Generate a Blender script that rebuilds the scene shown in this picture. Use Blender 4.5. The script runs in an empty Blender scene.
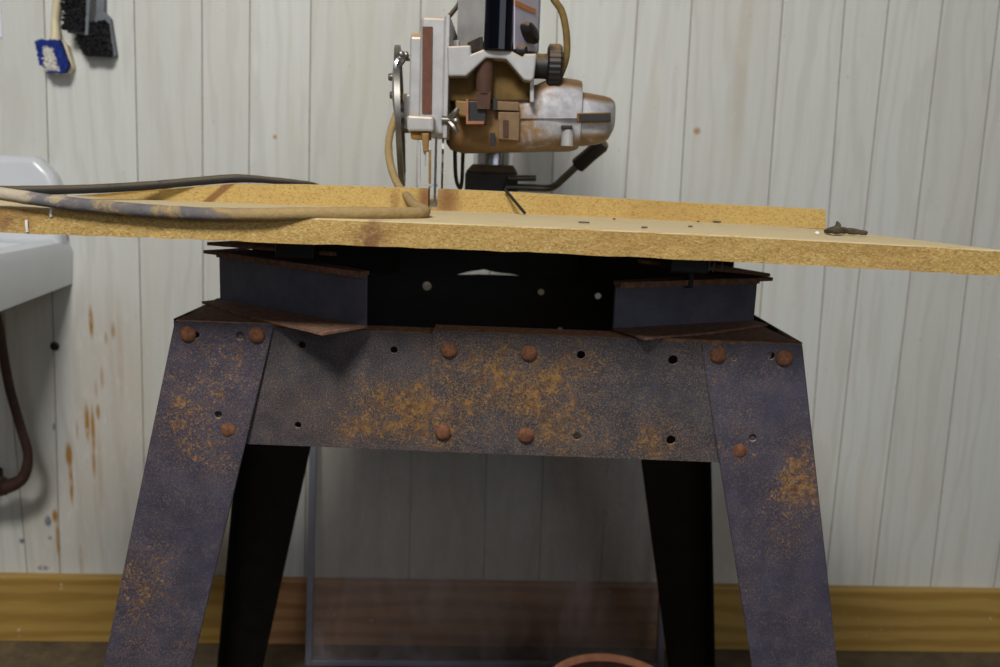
import bpy, bmesh, math, random
from mathutils import Vector, Matrix
random.seed(7)
sc = bpy.context.scene
COL = sc.collection
# ------------------------------------------------------------------ camera model
F_PX, PITCH, ROLL, CAM_Z = 880.0, math.radians(10.525), 0.038, 0.93
fw = Vector((0, math.cos(PITCH), -math.sin(PITCH)))
up0 = Vector((0, math.sin(PITCH), math.cos(PITCH)))
rt0 = Vector((1, 0, 0))
rt = rt0*math.cos(ROLL) + up0*math.sin(ROLL)
up = up0*math.cos(ROLL) - rt0*math.sin(ROLL)
EYE = Vector((0, 0, CAM_Z))
YAW = math.radians(2.82)          # the bench stands slightly askew to the wall
DW = 1.6187                       # eye to wall
RB = Matrix.Rotation(-YAW, 3, 'Z')  # bench frame -> room frame

def ray(px, py): return fw*F_PX + rt*(px-500) - up*(py-333.5)
def P(px, py, Y):                 # bench frame point at depth Y
    d = ray(px, py); return EYE + d*(Y/d.y)
def Pz(px, py, z):                # bench frame point at height z
    d = ray(px, py); return EYE + d*((z-CAM_Z)/d.z)
def PW(px, py, off=0.0):          # room frame point at distance off from the wall
    d = RB @ ray(px, py); return EYE + d*((DW-off)/d.y)
def PWz(px, py, z):
    d = RB @ ray(px, py); return EYE + d*((z-CAM_Z)/d.z)

# ------------------------------------------------------------------ mesh builder
class MB:
    def __init__(s): s.v=[]; s.f=[]; s.mi=[]; s.m=0
    def add(s, vs, fs):
        b=len(s.v); s.v += [Vector(v) for v in vs]
        for f in fs: s.f.append([b+i for i in f]); s.mi.append(s.m)
        return s
    def box(s, lo, hi):
        x0,y0,z0=lo; x1,y1,z1=hi
        return s.add([(x0,y0,z0),(x1,y0,z0),(x1,y1,z0),(x0,y1,z0),(x0,y0,z1),(x1,y0,z1),(x1,y1,z1),(x0,y1,z1)],
            [(0,3,2,1),(4,5,6,7),(0,1,5,4),(1,2,6,5),(2,3,7,6),(3,0,4,7)])
    def prism(s, poly, d):        # poly: list of 3d points, d: extrusion vector
        n=len(poly); d=Vector(d); p=[Vector(q) for q in poly]
        nn=Vector((0,0,0))
        for i in range(n): nn += p[i].cross(p[(i+1)%n])
        if nn.dot(d) > 0: p.reverse()
        vs=p+[q+d for q in p]
        return s.add(vs, [tuple(range(n)), tuple(range(2*n-1,n-1,-1))]+[(i,i+n,(i+1)%n+n,(i+1)%n) for i in range(n)])
    def ppx(s, pts, Y0, Y1):      # outline at depth Y0 pushed back to Y1
        return s.prism([P(x,y,Y0) for x,y in pts], (0,Y1-Y0,0))
    def loft(s, rings, cap=True, closed=True):
        n=len(rings[0]); vs=[q for r in rings for q in r]; fs=[]
        for k in range(len(rings)-1):
            for i in range(n if closed else n-1):
                j=(i+1)%n; fs.append((k*n+i,k*n+j,(k+1)*n+j,(k+1)*n+i))
        if cap: fs += [tuple(range(n-1,-1,-1)), tuple(range((len(rings)-1)*n,len(rings)*n))]
        return s.add(vs, fs)
    def lathe(s, c, axis, prof, n=24, ribs=0, amp=0):   # prof: (along, radius)
        a=Vector(axis).normalized(); t=a.orthogonal().normalized(); b=a.cross(t); c=Vector(c); rings=[]
        for h,r in prof:
            rr=[]
            for i in range(n):
                q=2*math.pi*i/n; k=r*(1+amp*(1 if ribs and (i*ribs*2//n)%2 else 0))
                rr.append(c+a*h+(t*math.cos(q)+b*math.sin(q))*k)
            rings.append(rr)
        return s.loft(rings)
    def tube(s, pts, r, n=10, sub=6, wob=0):
        pts=[Vector(p) for p in pts]; path=[]; rad=[]
        R = r if isinstance(r,(list,tuple)) else [r]*len(pts)
        for i in range(len(pts)-1):
            p0=pts[max(i-1,0)];p1=pts[i];p2=pts[i+1];p3=pts[min(i+2,len(pts)-1)]
            for k in range(sub):
                t=k/sub
                path.append(0.5*((2*p1)+(p2-p0)*t+(2*p0-5*p1+4*p2-p3)*t*t+(3*p1-p0-3*p2+p3)*t**3)); rad.append(R[i]*(1-t)+R[i+1]*t)
        path.append(pts[-1]); rad.append(R[-1]); rings=[]
        u=None
        for i,p in enumerate(path):
            d=(path[min(i+1,len(path)-1)]-path[max(i-1,0)]).normalized()
            if u is None: u=d.orthogonal().normalized()
            u=(u-d*u.dot(d)).normalized(); w=d.cross(u)
            k=rad[i]*(1+wob*random.uniform(-1,1))
            rings.append([p+(u*math.cos(q)+w*math.sin(q))*k for q in [2*math.pi*j/n for j in range(n)]])
        return s.loft(rings)
    def mesh(s, name, mats, off):
        me=bpy.data.meshes.new(name); me.from_pydata([v-off for v in s.v],[],s.f)
        for m in (mats if isinstance(mats,(list,tuple)) else [mats]): me.materials.append(m)
        for p,i in zip(me.polygons,s.mi): p.material_index=i
        bm=bmesh.new(); bm.from_mesh(me); bmesh.ops.recalc_face_normals(bm,faces=bm.faces); bm.to_mesh(me); bm.free()
        return me
    def build(s, name, mats, parent=None, smooth=False, bevel=0, cut=None, seg=2):
        if parent is None:
            xs=[v.x for v in s.v]; ys=[v.y for v in s.v]; zs=[v.z for v in s.v]
            off=Vector(((min(xs)+max(xs))/2,(min(ys)+max(ys))/2,min(zs)))
        else: off=origin(parent)
        me=s.mesh(name,mats,off)
        if cut is not None: me=drill(me, cut.mesh('cut',mats,off), name)
        o=bpy.data.objects.new(name,me); COL.objects.link(o)
        if parent is None: o.location=off; o['_room']=0
        else: o.parent=parent
        ORG[o.name]=off
        if smooth:
            for p in me.polygons: p.use_smooth=True
            if hasattr(me,'set_sharp_from_angle'): me.set_sharp_from_angle(angle=math.radians(38))
        if bevel:
            b=o.modifiers.new('bevel','BEVEL'); b.width=bevel; b.segments=seg; b.limit_method='ANGLE'; b.angle_limit=math.radians(30)
        return o
ORG={}
def origin(o): return ORG[o.name]
def drill(me, cm, name):
    a=bpy.data.objects.new('tmp_a',me); b=bpy.data.objects.new('tmp_b',cm); COL.objects.link(a); COL.objects.link(b)
    m=a.modifiers.new('b','BOOLEAN'); m.operation='DIFFERENCE'; m.object=b; m.solver='EXACT'
    dg=bpy.context.evaluated_depsgraph_get(); dg.update()
    r=bpy.data.meshes.new_from_object(a.evaluated_get(dg)); r.name=name
    bpy.data.objects.remove(a); bpy.data.objects.remove(b); return r
def thing(name, loc, label, cat, group=None):
    o=bpy.data.objects.new(name,None); COL.objects.link(o); o.location=loc; o.empty_display_size=.05
    ORG[o.name]=Vector(loc); tag(o,label,cat,group); return o
def tag(o,label,cat,group=None):
    o['label']=label; o['category']=cat
    if group: o['group']=group
    return o
ROOM=set()
def room(o): ROOM.add(o.name); return o
def struct(o): o['kind']='structure'; ROOM.add(o.name); return o

# ------------------------------------------------------------------ materials
def lin(c): return tuple(((x/255)/12.92 if x/255<=.04045 else ((x/255+.055)/1.055)**2.4) for x in c)+(1,)
class NT:
    def __init__(s,name):
        s.m=bpy.data.materials.new(name); s.m.use_nodes=True; s.t=s.m.node_tree; s.t.nodes.clear()
        s.out=s.t.nodes.new('ShaderNodeOutputMaterial'); s.b=s.t.nodes.new('ShaderNodeBsdfPrincipled'); s.L(s.b.outputs[0],s.out.inputs[0])
        s.co=s.t.nodes.new('ShaderNodeTexCoord').outputs['Object']
    def L(s,a,b): s.t.links.new(a,b)
    def put(s,sock,v):
        if hasattr(v,'is_linked') or isinstance(v,bpy.types.NodeSocket): s.L(v,sock)
        else: sock.default_value=v
    def set(s,**k):
        for n,v in k.items(): s.put(s.b.inputs[n.replace('_',' ')],v)
        return s
    def mp(s,scale=(1,1,1),loc=(0,0,0),rot=(0,0,0),co=None):
        n=s.t.nodes.new('ShaderNodeMapping'); s.L(co or s.co,n.inputs[0]); n.inputs[1].default_value=loc; n.inputs[2].default_value=rot; n.inputs[3].default_value=scale; return n.outputs[0]
    def noise(s,co,scale,detail=4,rough=.6,dist=0):
        n=s.t.nodes.new('ShaderNodeTexNoise'); s.L(co,n.inputs['Vector']); n.inputs['Scale'].default_value=scale; n.inputs['Detail'].default_value=detail; n.inputs['Roughness'].default_value=rough; n.inputs['Distortion'].default_value=dist; return n.outputs[0]
    def vor(s,co,scale,out='Distance',feat='F1'):
        n=s.t.nodes.new('ShaderNodeTexVoronoi'); n.feature=feat; s.L(co,n.inputs['Vector']); n.inputs['Scale'].default_value=scale; return n.outputs[out]
    def wave(s,co,scale,dist,detail=2,dscale=1,dirn='X'):
        n=s.t.nodes.new('ShaderNodeTexWave'); n.bands_direction=dirn; s.L(co,n.inputs['Vector']); n.inputs['Scale'].default_value=scale; n.inputs['Distortion'].default_value=dist; n.inputs['Detail'].default_value=detail; n.inputs['Detail Scale'].default_value=dscale; return n.outputs[1]
    def ramp(s,v,a,b,to0=0.,to1=1.):
        n=s.t.nodes.new('ShaderNodeMapRange'); n.interpolation_type='SMOOTHSTEP'; s.L(v,n.inputs[0]); n.inputs[1].default_value=a; n.inputs[2].default_value=b; n.inputs[3].default_value=to0; n.inputs[4].default_value=to1; return n.outputs[0]
    def math(s,op,a,b=0.):
        n=s.t.nodes.new('ShaderNodeMath'); n.operation=op; s.put(n.inputs[0],a); s.put(n.inputs[1],b); return n.outputs[0]
    def mix(s,f,a,b):
        n=s.t.nodes.new('ShaderNodeMix'); n.data_type='RGBA'; s.put(n.inputs[0],f); s.put(n.inputs[6],a); s.put(n.inputs[7],b); return n.outputs[2]
    def sep(s,v):
        n=s.t.nodes.new('ShaderNodeSeparateXYZ'); s.L(v,n.inputs[0]); return n.outputs
    def nz(s):
        g=s.t.nodes.new('ShaderNodeNewGeometry'); return s.sep(g.outputs['Normal'])[2]
    def bump(s,h,st=.3,dist=.002):
        n=s.t.nodes.new('ShaderNodeBump'); n.inputs['Strength'].default_value=st; n.inputs['Distance'].default_value=dist; s.L(h,n.inputs['Height']); s.L(n.outputs[0],s.b.inputs['Normal']); return s
    def spot(s,c,rx,rz,soft=.5):   # elliptical mark in the object's x-z plane
        v=s.mp((1/rx,0,1/rz),(-c[0]/rx,0,-c[1]/rz)); n=s.t.nodes.new('ShaderNodeVectorMath'); n.operation='LENGTH'; s.L(v,n.inputs[0])
        return s.ramp(n.outputs['Value'],1-soft,1.,1.,0.)

def plain(name,c,rough=.5,metal=0.,var=.25,scale=40,spec=.5,dust=0.,dustc=(190,150,95)):
    n=NT(name); f=n.noise(n.co,scale); c=lin(c); d=tuple(x*(1-var) for x in c[:3])+(1,)
    col=n.mix(n.ramp(f,.35,.7),d,c)
    if dust:
        t=n.math('MULTIPLY',n.ramp(n.nz(),.15,.75),n.ramp(n.noise(n.co,60,5,.7),.25,.5)); t=n.math('MULTIPLY',t,dust)
        col=n.mix(t,col,lin(dustc))
    n.set(Base_Color=col,Roughness=rough,Metallic=metal); n.b.inputs['Specular IOR Level'].default_value=spec; return n.m

def rusty(name,base,amt,top=.9,centre=None,orange=(154,112,54),haze=.3):
    """dark painted steel speckled with rust and sawdust"""
    n=NT(name)
    big=n.noise(n.co,8,3,.6); mid=n.noise(n.co,60,6,.75,.6); fine=n.noise(n.co,380,3,.7); vf=n.noise(n.mp(loc=(5,3,1)),900,2,.6)
    v=n.math('ADD',n.math('MULTIPLY',mid,.40),n.math('MULTIPLY',fine,.60))
    v=n.math('ADD',v,n.math('MULTIPLY',n.math('SUBTRACT',big,.5),.50))
    if centre:
        for c,rx,rz,k in centre: v=n.math('ADD',v,n.math('MULTIPLY',n.spot(c,rx,rz,.9),k))
    m=n.ramp(v,.635-amt,.685-amt)
    hz=n.math('MULTIPLY',n.ramp(vf,.47,.62),n.ramp(v,.40-amt,.62-amt,.15,1.))
    paint=n.mix(n.ramp(n.noise(n.co,30,5,.7),.35,.7),lin(base),lin(tuple(min(255,c+14) for c in base)))
    rust=n.mix(n.ramp(n.noise(n.co,150,4,.7),.35,.65),lin((92,60,34)),lin(orange))
    col=n.mix(n.math('MULTIPLY',hz,haze),paint,lin((150,120,84)))
    col=n.mix(n.math('MULTIPLY',m,.8),col,rust)
    t=n.math('MULTIPLY',n.ramp(n.nz(),.35,.8),n.ramp(n.noise(n.co,70,5,.7),.15,.42)); t=n.math('MULTIPLY',t,top)
    dust=n.mix(n.ramp(n.noise(n.co,160,5,.8),.35,.65),lin((158,118,92)),lin((212,170,136)))
    col=n.mix(t,col,dust)
    n.set(Base_Color=col,Roughness=n.mix(n.math('MAXIMUM',m,t),(.5,)*3+(1,),(.9,)*3+(1,))); n.bump(fine,.25,.0015); n.b.inputs['Specular IOR Level'].default_value=.35
    return n.m

def particle(name,a,b,c,dusty=.7):
    n=NT(name)
    fl=n.vor(n.mp((1,1,2.2)),420,'Color'); fx=n.sep(fl)[0]
    f2=n.sep(n.vor(n.mp((1,1,1.8),(3,1,2)),640,'Color'))[0]
    col=n.mix(fx,lin(a),lin(b)); col=n.mix(n.ramp(f2,.82,.86,0,.5),col,lin(c)); col=n.mix(n.ramp(f2,.12,.08,0,.45),col,lin((112,76,40)))
    col=n.mix(n.ramp(n.noise(n.co,7,4,.6),.42,.75,0,.35),col,lin((150,108,60)))
    t=n.math('MULTIPLY',n.ramp(n.nz(),.5,.9),n.ramp(n.noise(n.co,35,5,.7),.2,.5,.6,1.)); t=n.math('MULTIPLY',t,dusty)
    col=n.mix(t,col,lin((206,190,152)))
    n.col=col; n.set(Base_Color=col,Roughness=.85); n.b.inputs['Specular IOR Level'].default_value=.2; n.bump(fx,.35,.001); return n

M={}
def dc(px,py,Y,rx,rz,k): p=P(px,py,Y); return ((p.x+.02,p.z),rx,rz,k)   # patch on the stand, in its own coordinates
M['steel']=rusty('painted steel',(46,45,54),.03)
M['steel_rail']=rusty('painted steel heavy rust',(54,53,60),.0,haze=.5,centre=[dc(375,415,.80,.11,.06,.125),dc(530,385,.80,.16,.09,.15),dc(650,432,.80,.05,.05,.10),dc(450,442,.80,.22,.03,.07)])
M['steel_leg']=rusty('painted steel leg',(54,53,68),.01,haze=.40,centre=[dc(795,480,.8,.045,.11,.16),dc(745,430,.8,.05,.06,.06),dc(190,410,.8,.07,.14,.09),dc(155,560,.8,.06,.12,.10)],orange=(160,120,70))
M['bracket']=rusty('bracket steel',(72,72,86),-.08,top=1.)
M['black']=rusty('black painted steel with table shade',(4,4,6),-.2,top=.3,haze=.03)  # near-black base also carries the table's shade over the rear steel
M['splash']=plain('dull cream paint splash',(150,132,112),.8,0,.3,90)
M['caked']=plain('steel caked in brown dust',(136,100,78),.95,0,.45,170)
M['bolt']=plain('rusted bolt',(128,82,54),.9,0,.5,220)
M['cast']=plain('grey white casting',(172,171,170),.42,.15,.15,50,.5,.95)
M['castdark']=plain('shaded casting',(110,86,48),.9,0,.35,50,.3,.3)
M['plate']=plain('dull plate',(122,96,66),.6,0,.25,80,.4,.3)
M['base']=plain('dark grey base',(52,52,56),.55,0,.2,50,.4,.7,(120,100,76))
M['castdust']=plain('casting under sawdust',(132,98,48),.9,0,.4,60,.3,.6)
M['chrome']=plain('chrome',(200,200,205),.18,1.,.1,20)
M['steelgrey']=plain('bare steel',(120,116,110),.38,.8,.3,60)
M['blade']=plain('blade steel',(150,148,144),.35,.9,.3,40)
M['blackgloss']=plain('glossy black',(6,6,14),.08,0,.1,10,.3)
M['blackplastic']=plain('black plastic',(30,29,31),.5,0,.2,50,.4,.35)
M['lilac']=plain('pale lilac panel',(186,182,198),.45,0,.06,30)
M['orange']=plain('orange stripe',(196,120,52),.5,0,.1,40)
M['brownstrip']=plain('brown strip',(98,58,40),.75,0,.25,160)
M['post']=plain('dark brown post',(78,50,34),.8,0,.3,80)
M['copper']=plain('copper edge',(150,98,68),.5,.3,.2,80)
M['brass']=plain('dusty brass',(142,110,60),.6,.3,.3,80)
M['cordtan']=plain('cord caked in sawdust',(122,100,58),.95,0,.3,120,.2)
M['cordblack']=plain('black rubber cord',(34,32,30),.6,0,.3,90,.4,.5,(120,104,76))
M['porcelain']=plain('white porcelain',(216,219,222),.25,0,.04,12)
M['pipe']=plain('rusty pipe',(72,46,36),.7,.2,.45,60)
M['cream']=plain('cream handle',(222,208,172),.5,0,.1,40)
M['bluebr']=plain('blue bristle',(30,66,168),.7,0,.3,200)
M['whitebr']=plain('white bristle',(246,242,232),.8,0,.15,200)
M['blackbr']=plain('black bristle',(26,25,26),.7,0,.3,200)
M['greywood']=plain('grey brush back',(112,118,122),.6,0,.2,60)
M['alu']=plain('aluminium frame',(150,150,162),.45,.5,.12,30)
M['terra']=plain('terracotta',(206,140,104),.8,0,.2,70)
M['soil']=plain('reddish dark soil',(84,48,36),.95,0,.4,120)
M['rod']=plain('black rod',(18,18,20),.6,0,.1,40)
M['twig']=plain('dark twig',(92,80,62),.9,0,.4,100)
M['paper']=plain('white paper',(226,230,238),.7,0,.03,10)
M['paperblue']=plain('blue paper edge',(120,160,220),.7,0,.03,10)
M['whitebit']=plain('white paint chip',(232,230,224),.7,0,.05,60)

# cord whose sawdust has rubbed off in places
n=NT('scuffed cord'); x=n.sep(n.mp())[0]
sc1=n.ramp(n.noise(n.mp((1,1,1)),16,4,.6,.4),.47,.56)
sel=n.math('MULTIPLY',n.math('MULTIPLY',n.ramp(x,.085,.03),n.ramp(x,-.13,-.085)),n.ramp(n.noise(n.mp((1,1,1)),26,5,.7,.4),.40,.52))
col=n.mix(n.noise(n.co,160,4,.7),lin((134,110,70)),lin((178,152,102)))
col=n.mix(n.ramp(x,-.04,-.12,0,.7),col,lin((186,176,160)))
col=n.mix(n.math('MULTIPLY',sel,.85),col,n.mix(n.noise(n.co,60),lin((54,58,76)),lin((104,106,114))))
n.set(Base_Color=col,Roughness=.9); n.bump(n.noise(n.co,260,4,.7),.5,.002); M['cordscuff']=n.m

PBn=particle('particle board',(166,134,76),(188,158,96),(208,188,134),.85)
n=PBn   # burnt stain on the front edge and a kerf smudge
st=n.math('MULTIPLY',n.spot((P(362,232,.70).x-(-.105),.010),.022,.03,.9),n.ramp(n.noise(n.co,60,4),.35,.6))
col=n.mix(n.math('MULTIPLY',st,.7),n.col,lin((96,52,44)))
st=n.math('MULTIPLY',n.spot((P(3,222,.70).x-(-.105),.010),.03,.03,.9),n.ramp(n.noise(n.co,60,4),.35,.6))
col=n.mix(n.math('MULTIPLY',st,.6),col,lin((104,62,48)))
n.set(Base_Color=col); M['particle']=n.m
n=particle('fence particle board',(180,150,88),(190,161,98),(202,178,118),.8); M['fence_n']=n

# wall panelling
n=NT('whitewashed panelling')
at=n.t.nodes.new('ShaderNodeAttribute'); at.attribute_name='plank'; pl=at.outputs['Fac']
cx=n.t.nodes.new('ShaderNodeCombineXYZ'); n.L(n.math('MULTIPLY',pl,3.7),cx.inputs[0]); n.L(n.math('MULTIPLY',pl,9.1),cx.inputs[2])
va=n.t.nodes.new('ShaderNodeVectorMath'); n.L(n.co,va.inputs[0]); n.L(cx.outputs[0],va.inputs[1]); wc=va.outputs[0]
g1=n.noise(n.mp((1,1,.05),co=wc),120,4,.6); g2=n.wave(n.mp((1,1,.16),co=wc),7,14,4,1.6); g3=n.noise(n.mp((1,1,.3),co=wc),9,3,.5)
col=n.mix(g1,lin((201,202,195)),lin((219,220,214)))
col=n.mix(n.ramp(g2,.55,1.,0,.30),col,lin((186,183,172)))
col=n.mix(n.ramp(g3,.5,.8,0,.25),col,lin((206,196,172)))
col=n.mix(n.math('MULTIPLY',n.math('FRACT',n.math('MULTIPLY',pl,7.31)),.22),col,lin((184,180,166)))
col=n.mix(n.ramp(n.noise(n.mp((1,1,.6)),160,2,.5),.70,.76,0,.4),col,lin((128,116,96)))
wallN=(n,col)

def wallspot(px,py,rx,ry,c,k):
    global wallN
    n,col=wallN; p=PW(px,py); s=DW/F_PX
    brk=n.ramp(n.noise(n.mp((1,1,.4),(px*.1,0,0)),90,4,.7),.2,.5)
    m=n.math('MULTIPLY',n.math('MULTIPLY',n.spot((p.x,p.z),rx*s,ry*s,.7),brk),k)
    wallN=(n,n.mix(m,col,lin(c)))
RUST_SHADE=(164,116,38)
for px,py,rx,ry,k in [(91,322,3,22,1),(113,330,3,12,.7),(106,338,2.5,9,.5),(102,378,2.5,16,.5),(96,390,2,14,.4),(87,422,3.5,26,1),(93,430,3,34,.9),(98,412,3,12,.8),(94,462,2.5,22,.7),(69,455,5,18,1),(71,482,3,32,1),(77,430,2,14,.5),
                      (55,516,4,10,1),(58,540,3,28,.85),(81,560,3,26,.3),(100,470,4,60,.25),(120,350,5,80,.2),(697,131,5,5,.8),(275,137,3,3,.8),(744,40,10,160,.18),(110,420,70,190,.22),(60,520,60,90,.15),(225,520,40,110,.25),(728,530,30,110,.3)]:  # broad last spots mix rust tint with painted light falloff and table shade
    wallspot(px,py,rx,ry,RUST_SHADE,k)
for px,py,rx,ry,k in [(48,521,5,8,.9),(22,541,4,4,.8),(43,568,8,4,.7),(54,427,2,6,.7),(50,538,3,3,.6),(60,400,30,160,.08)]:
    wallspot(px,py,rx,ry,(58,70,98),k)
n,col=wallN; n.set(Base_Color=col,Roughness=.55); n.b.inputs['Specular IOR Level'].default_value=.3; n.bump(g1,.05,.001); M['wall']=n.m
M['groove']=plain('groove dirt',(150,143,126),.9,0,.35,90)
M['ceiling']=plain('ceiling paint',(150,147,140),.8,0,.04,8)

def pine(name,a,b,knot=None):
    n=NT(name); w=n.wave(n.mp((.22,1,1)),9,5,4,1.6,'Z'); w2=n.noise(n.mp((.06,1,1)),90,4,.6)
    col=n.mix(n.ramp(w,.3,.95),lin(a),lin(b)); col=n.mix(n.ramp(w2,.4,.7,0,.4),col,lin(b))
    col=n.mix(n.ramp(n.noise(n.co,70,2,.5),.72,.76,0,.5),col,lin((226,214,190)))
    n.set(Base_Color=col,Roughness=.55); return n.m
M['pine']=pine('yellow pine',(180,146,76),(160,124,58))
M['pinered']=pine('reddish pine',(184,136,90),(156,110,70))
n=NT('dusty concrete'); f=n.noise(n.co,14,6,.7); g=n.noise(n.co,180,3,.7)
col=n.mix(n.ramp(f,.3,.7),lin((78,68,52)),lin((108,94,72))); col=n.mix(n.ramp(g,.68,.74),col,lin((180,164,126)))
col=n.mix(n.ramp(n.noise(n.mp(loc=(4,2,0)),5,5,.7),.55,.68,0,.8),col,lin((128,108,74)))
n.set(Base_Color=col,Roughness=.9); n.bump(g,.3,.003); M['floor']=n.m

# dirty glass; its pale diffuse veil also paints in the room's reflection
n=NT('dusty glass with reflection veil'); tr=n.t.nodes.new('ShaderNodeBsdfTransparent'); tr.inputs[0].default_value=(.93,.91,.88,1)
gl=n.t.nodes.new('ShaderNodeBsdfGlossy'); gl.inputs['Roughness'].default_value=.04
m1=n.t.nodes.new('ShaderNodeMixShader'); fr=n.t.nodes.new('ShaderNodeFresnel'); fr.inputs[0].default_value=1.5
n.L(fr.outputs[0],m1.inputs[0]); n.L(tr.outputs[0],m1.inputs[1]); n.L(gl.outputs[0],m1.inputs[2])
m2=n.t.nodes.new('ShaderNodeMixShader'); n.set(Base_Color=lin((206,194,194)),Roughness=.9)
sm=n.ramp(n.noise(n.mp((1,1,.45),rot=(0,.35,0)),9,5,.65,.8),.36,.72,.13,.42)
n.L(sm,m2.inputs[0]); n.L(m1.outputs[0],m2.inputs[1]); n.L(n.b.outputs[0],m2.inputs[2]); n.L(m2.outputs[0],n.out.inputs[0]); M['glass']=n.m

# ------------------------------------------------------------------ the room
CEIL=2.45
grooves=[((5,330),(28,580)),((44,0),(58,500)),((134,0),(140,280)),((202,0),(203,260)),((250,0),(249,175)),((311,0),(309,185)),((421,0),(410,520)),
 ((495,0),(485,520)),((558,0),(541,520)),((638,0),(604,520)),((692,0),(680,200)),((783,0),(768,205)),((845,0),(828,225)),((889,0),(833,515)),((943,0),(873,586)),((1000,0),(930,590))]
lines=[]
for a,b in grooves:
    p,q=PW(*a),PW(*b); mm=(p.x-q.x)/(p.z-q.z); lines.append((p.x-mm*p.z,mm))
lines.sort(key=lambda l:l[0]+l[1]*.9)
x=lines[0][0]-.1
while x>-2.4: lines.insert(0,(x,0)); x-=random.choice([.09,.11,.15])
x=lines[-1][0]+.13
while x<2.4: lines.append((x,0)); x+=random.choice([.09,.11,.15])
mb=MB(); pv=[]; GW,GD=.0009,.0012; T=.012
edges=[(-2.5,0)]+lines+[(2.5,0)]
for k in range(len(edges)-1):
    (xa,ma),(xb,mb_)=edges[k],edges[k+1]
    L=lambda z:xa+ma*z+(GW if k else 0); R=lambda z:xb+mb_*z-(GW if k<len(edges)-2 else 0)
    mb.m=0; mb.add([(L(0),DW,0),(R(0),DW,0),(R(CEIL),DW,CEIL),(L(CEIL),DW,CEIL)],[(0,1,2,3)]); pv.append(random.random()*4)
    if k<len(edges)-2:
        G=lambda z:xb+mb_*z
        mb.m=1
        for s0,s1,y0,y1 in ((-GW,-GW*.4,0,GD),(-GW*.4,GW*.4,GD,GD),(GW*.4,GW,GD,0)):
            mb.add([(G(0)+s0,DW+y0,0),(G(0)+s1,DW+y1,0),(G(CEIL)+s1,DW+y1,CEIL),(G(CEIL)+s0,DW+y0,CEIL)],[(0,1,2,3)]); pv.append(0)
mb.m=0
mb.add([(-2.5,DW+.1,0),(2.5,DW+.1,0),(2.5,DW+.1,CEIL),(-2.5,DW+.1,CEIL)],[(3,2,1,0)]); pv.append(0)
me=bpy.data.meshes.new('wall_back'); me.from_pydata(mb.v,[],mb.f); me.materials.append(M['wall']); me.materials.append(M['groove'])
for p,i in zip(me.polygons,mb.mi): p.material_index=i
at=me.attributes.new('plank','FLOAT','FACE')
for i,v in enumerate(pv): at.data[i].value=v
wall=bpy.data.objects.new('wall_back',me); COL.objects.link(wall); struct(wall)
struct(MB().box((-2.5,-2.6,-.1),(2.5,DW+.1,0)).build('floor',M['floor']))
struct(MB().box((-2.6,-2.6,0),(-2.5,DW+.1,CEIL)).build('wall_left',M['ceiling']))
struct(MB().box((2.5,-2.6,0),(2.6,DW+.1,CEIL)).build('wall_right',M['ceiling']))
struct(MB().box((-2.6,-2.6,CEIL),(2.6,DW+.1,CEIL+.1)).build('ceiling',M['ceiling']))
HB=.134; x1=PW(262,600).x; x2=PW(660,600).x
for nm,a,b,m in (('baseboard_left',-2.5,x1,'pine'),('baseboard_middle',x1+.0006,x2,'pinered'),('baseboard_right',x2+.0006,2.5,'pine')):
    struct(MB().box((a,DW-.019,0),(b,DW,HB)).build(nm,M[m],bevel=.002))

# ------------------------------------------------------------------ sink on the wall
pz=PW(75,288); XS=pz.x; zb=pz.z; zr=PW(73,238).z; ztop=PW(30,156).z
d=RB@ray(0,318); q=EYE+d*(XS/d.x); zfront=zb+(q.z-zb)/(DW-q.y)*.45
sink=room(thing('wall_sink',(XS-.26,DW-.2,zb),'white porcelain wall-hung sink at the left edge, partly behind the board','sink'))
def rr(x0,x1,y0,y1,z0,z1,r,n=5):   # rounded outline, back edge flat on the wall; z slopes from z0 (back) to z1 (front)
    pts=[(x0,y1),(x1,y1)]
    for i in range(n+1):
        t=i/n*math.pi/2; pts.append((x1-r+r*math.cos(t),y0+r-r*math.sin(t)))
    for i in range(n+1):
        t=i/n*math.pi/2; pts.append((x0+r-r*math.sin(t),y0+r-r*math.cos(t)))
    return [Vector((a,b,z1+(z0-z1)*(b-y0)/(y1-y0))) for a,b in pts]
x0,x1,y0,y1=XS-.52,XS,DW-.47,DW-.002
rings=[rr(x0+.03,x1-.03,y0+.03,y1,zb,zfront,.05),rr(x0+.006,x1-.004,y0+.006,y1,zb+.008,zfront+.008,.06),rr(x0,x1,y0,y1,zr-.025,zr-.025,.06),rr(x0+.006,x1-.006,y0+.006,y1,zr-.006,zr-.006,.06),rr(x0+.02,x1-.02,y0+.02,y1-.002,zr,zr,.06),
       rr(x0+.045,x1-.045,y0+.045,y1-.09,zr-.004,zr-.004,.07),rr(x0+.06,x1-.06,y0+.06,y1-.10,zr-.04,zr-.04,.08),rr(x0+.11,x1-.11,y0+.1,y1-.13,zb+.03,zb+.03,.06)]
MB().loft(rings).build('basin',M['porcelain'],sink,smooth=True)
xr=PW(67,180).x
pl_=[(x0,zr-.02),(xr,zr-.02),(xr,PW(67,188).z),(PW(60,172).x,PW(60,172).z),(PW(45,157).x,ztop),(x0,ztop)]
MB().prism([(a,DW-.04,b) for a,b in pl_],(0,.038,0)).build('backsplash',M['porcelain'],sink,bevel=.012,seg=4,smooth=True)
pts=[PW(a,b,.10) for a,b in [(-6,300),(0,335),(9,385),(20,425),(28,455),(23,477),(8,486),(-25,492)]]
pipe=thing('drain_pipe',(pts[0].x,pts[0].y,pts[-1].z),'rusty brown curved pipe hanging below the white sink','pipe'); room(pipe)
MB().tube(pts,[.008]*5+[.010,.013,.014],12).build('bent_pipe',M['pipe'],pipe,smooth=True)
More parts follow.
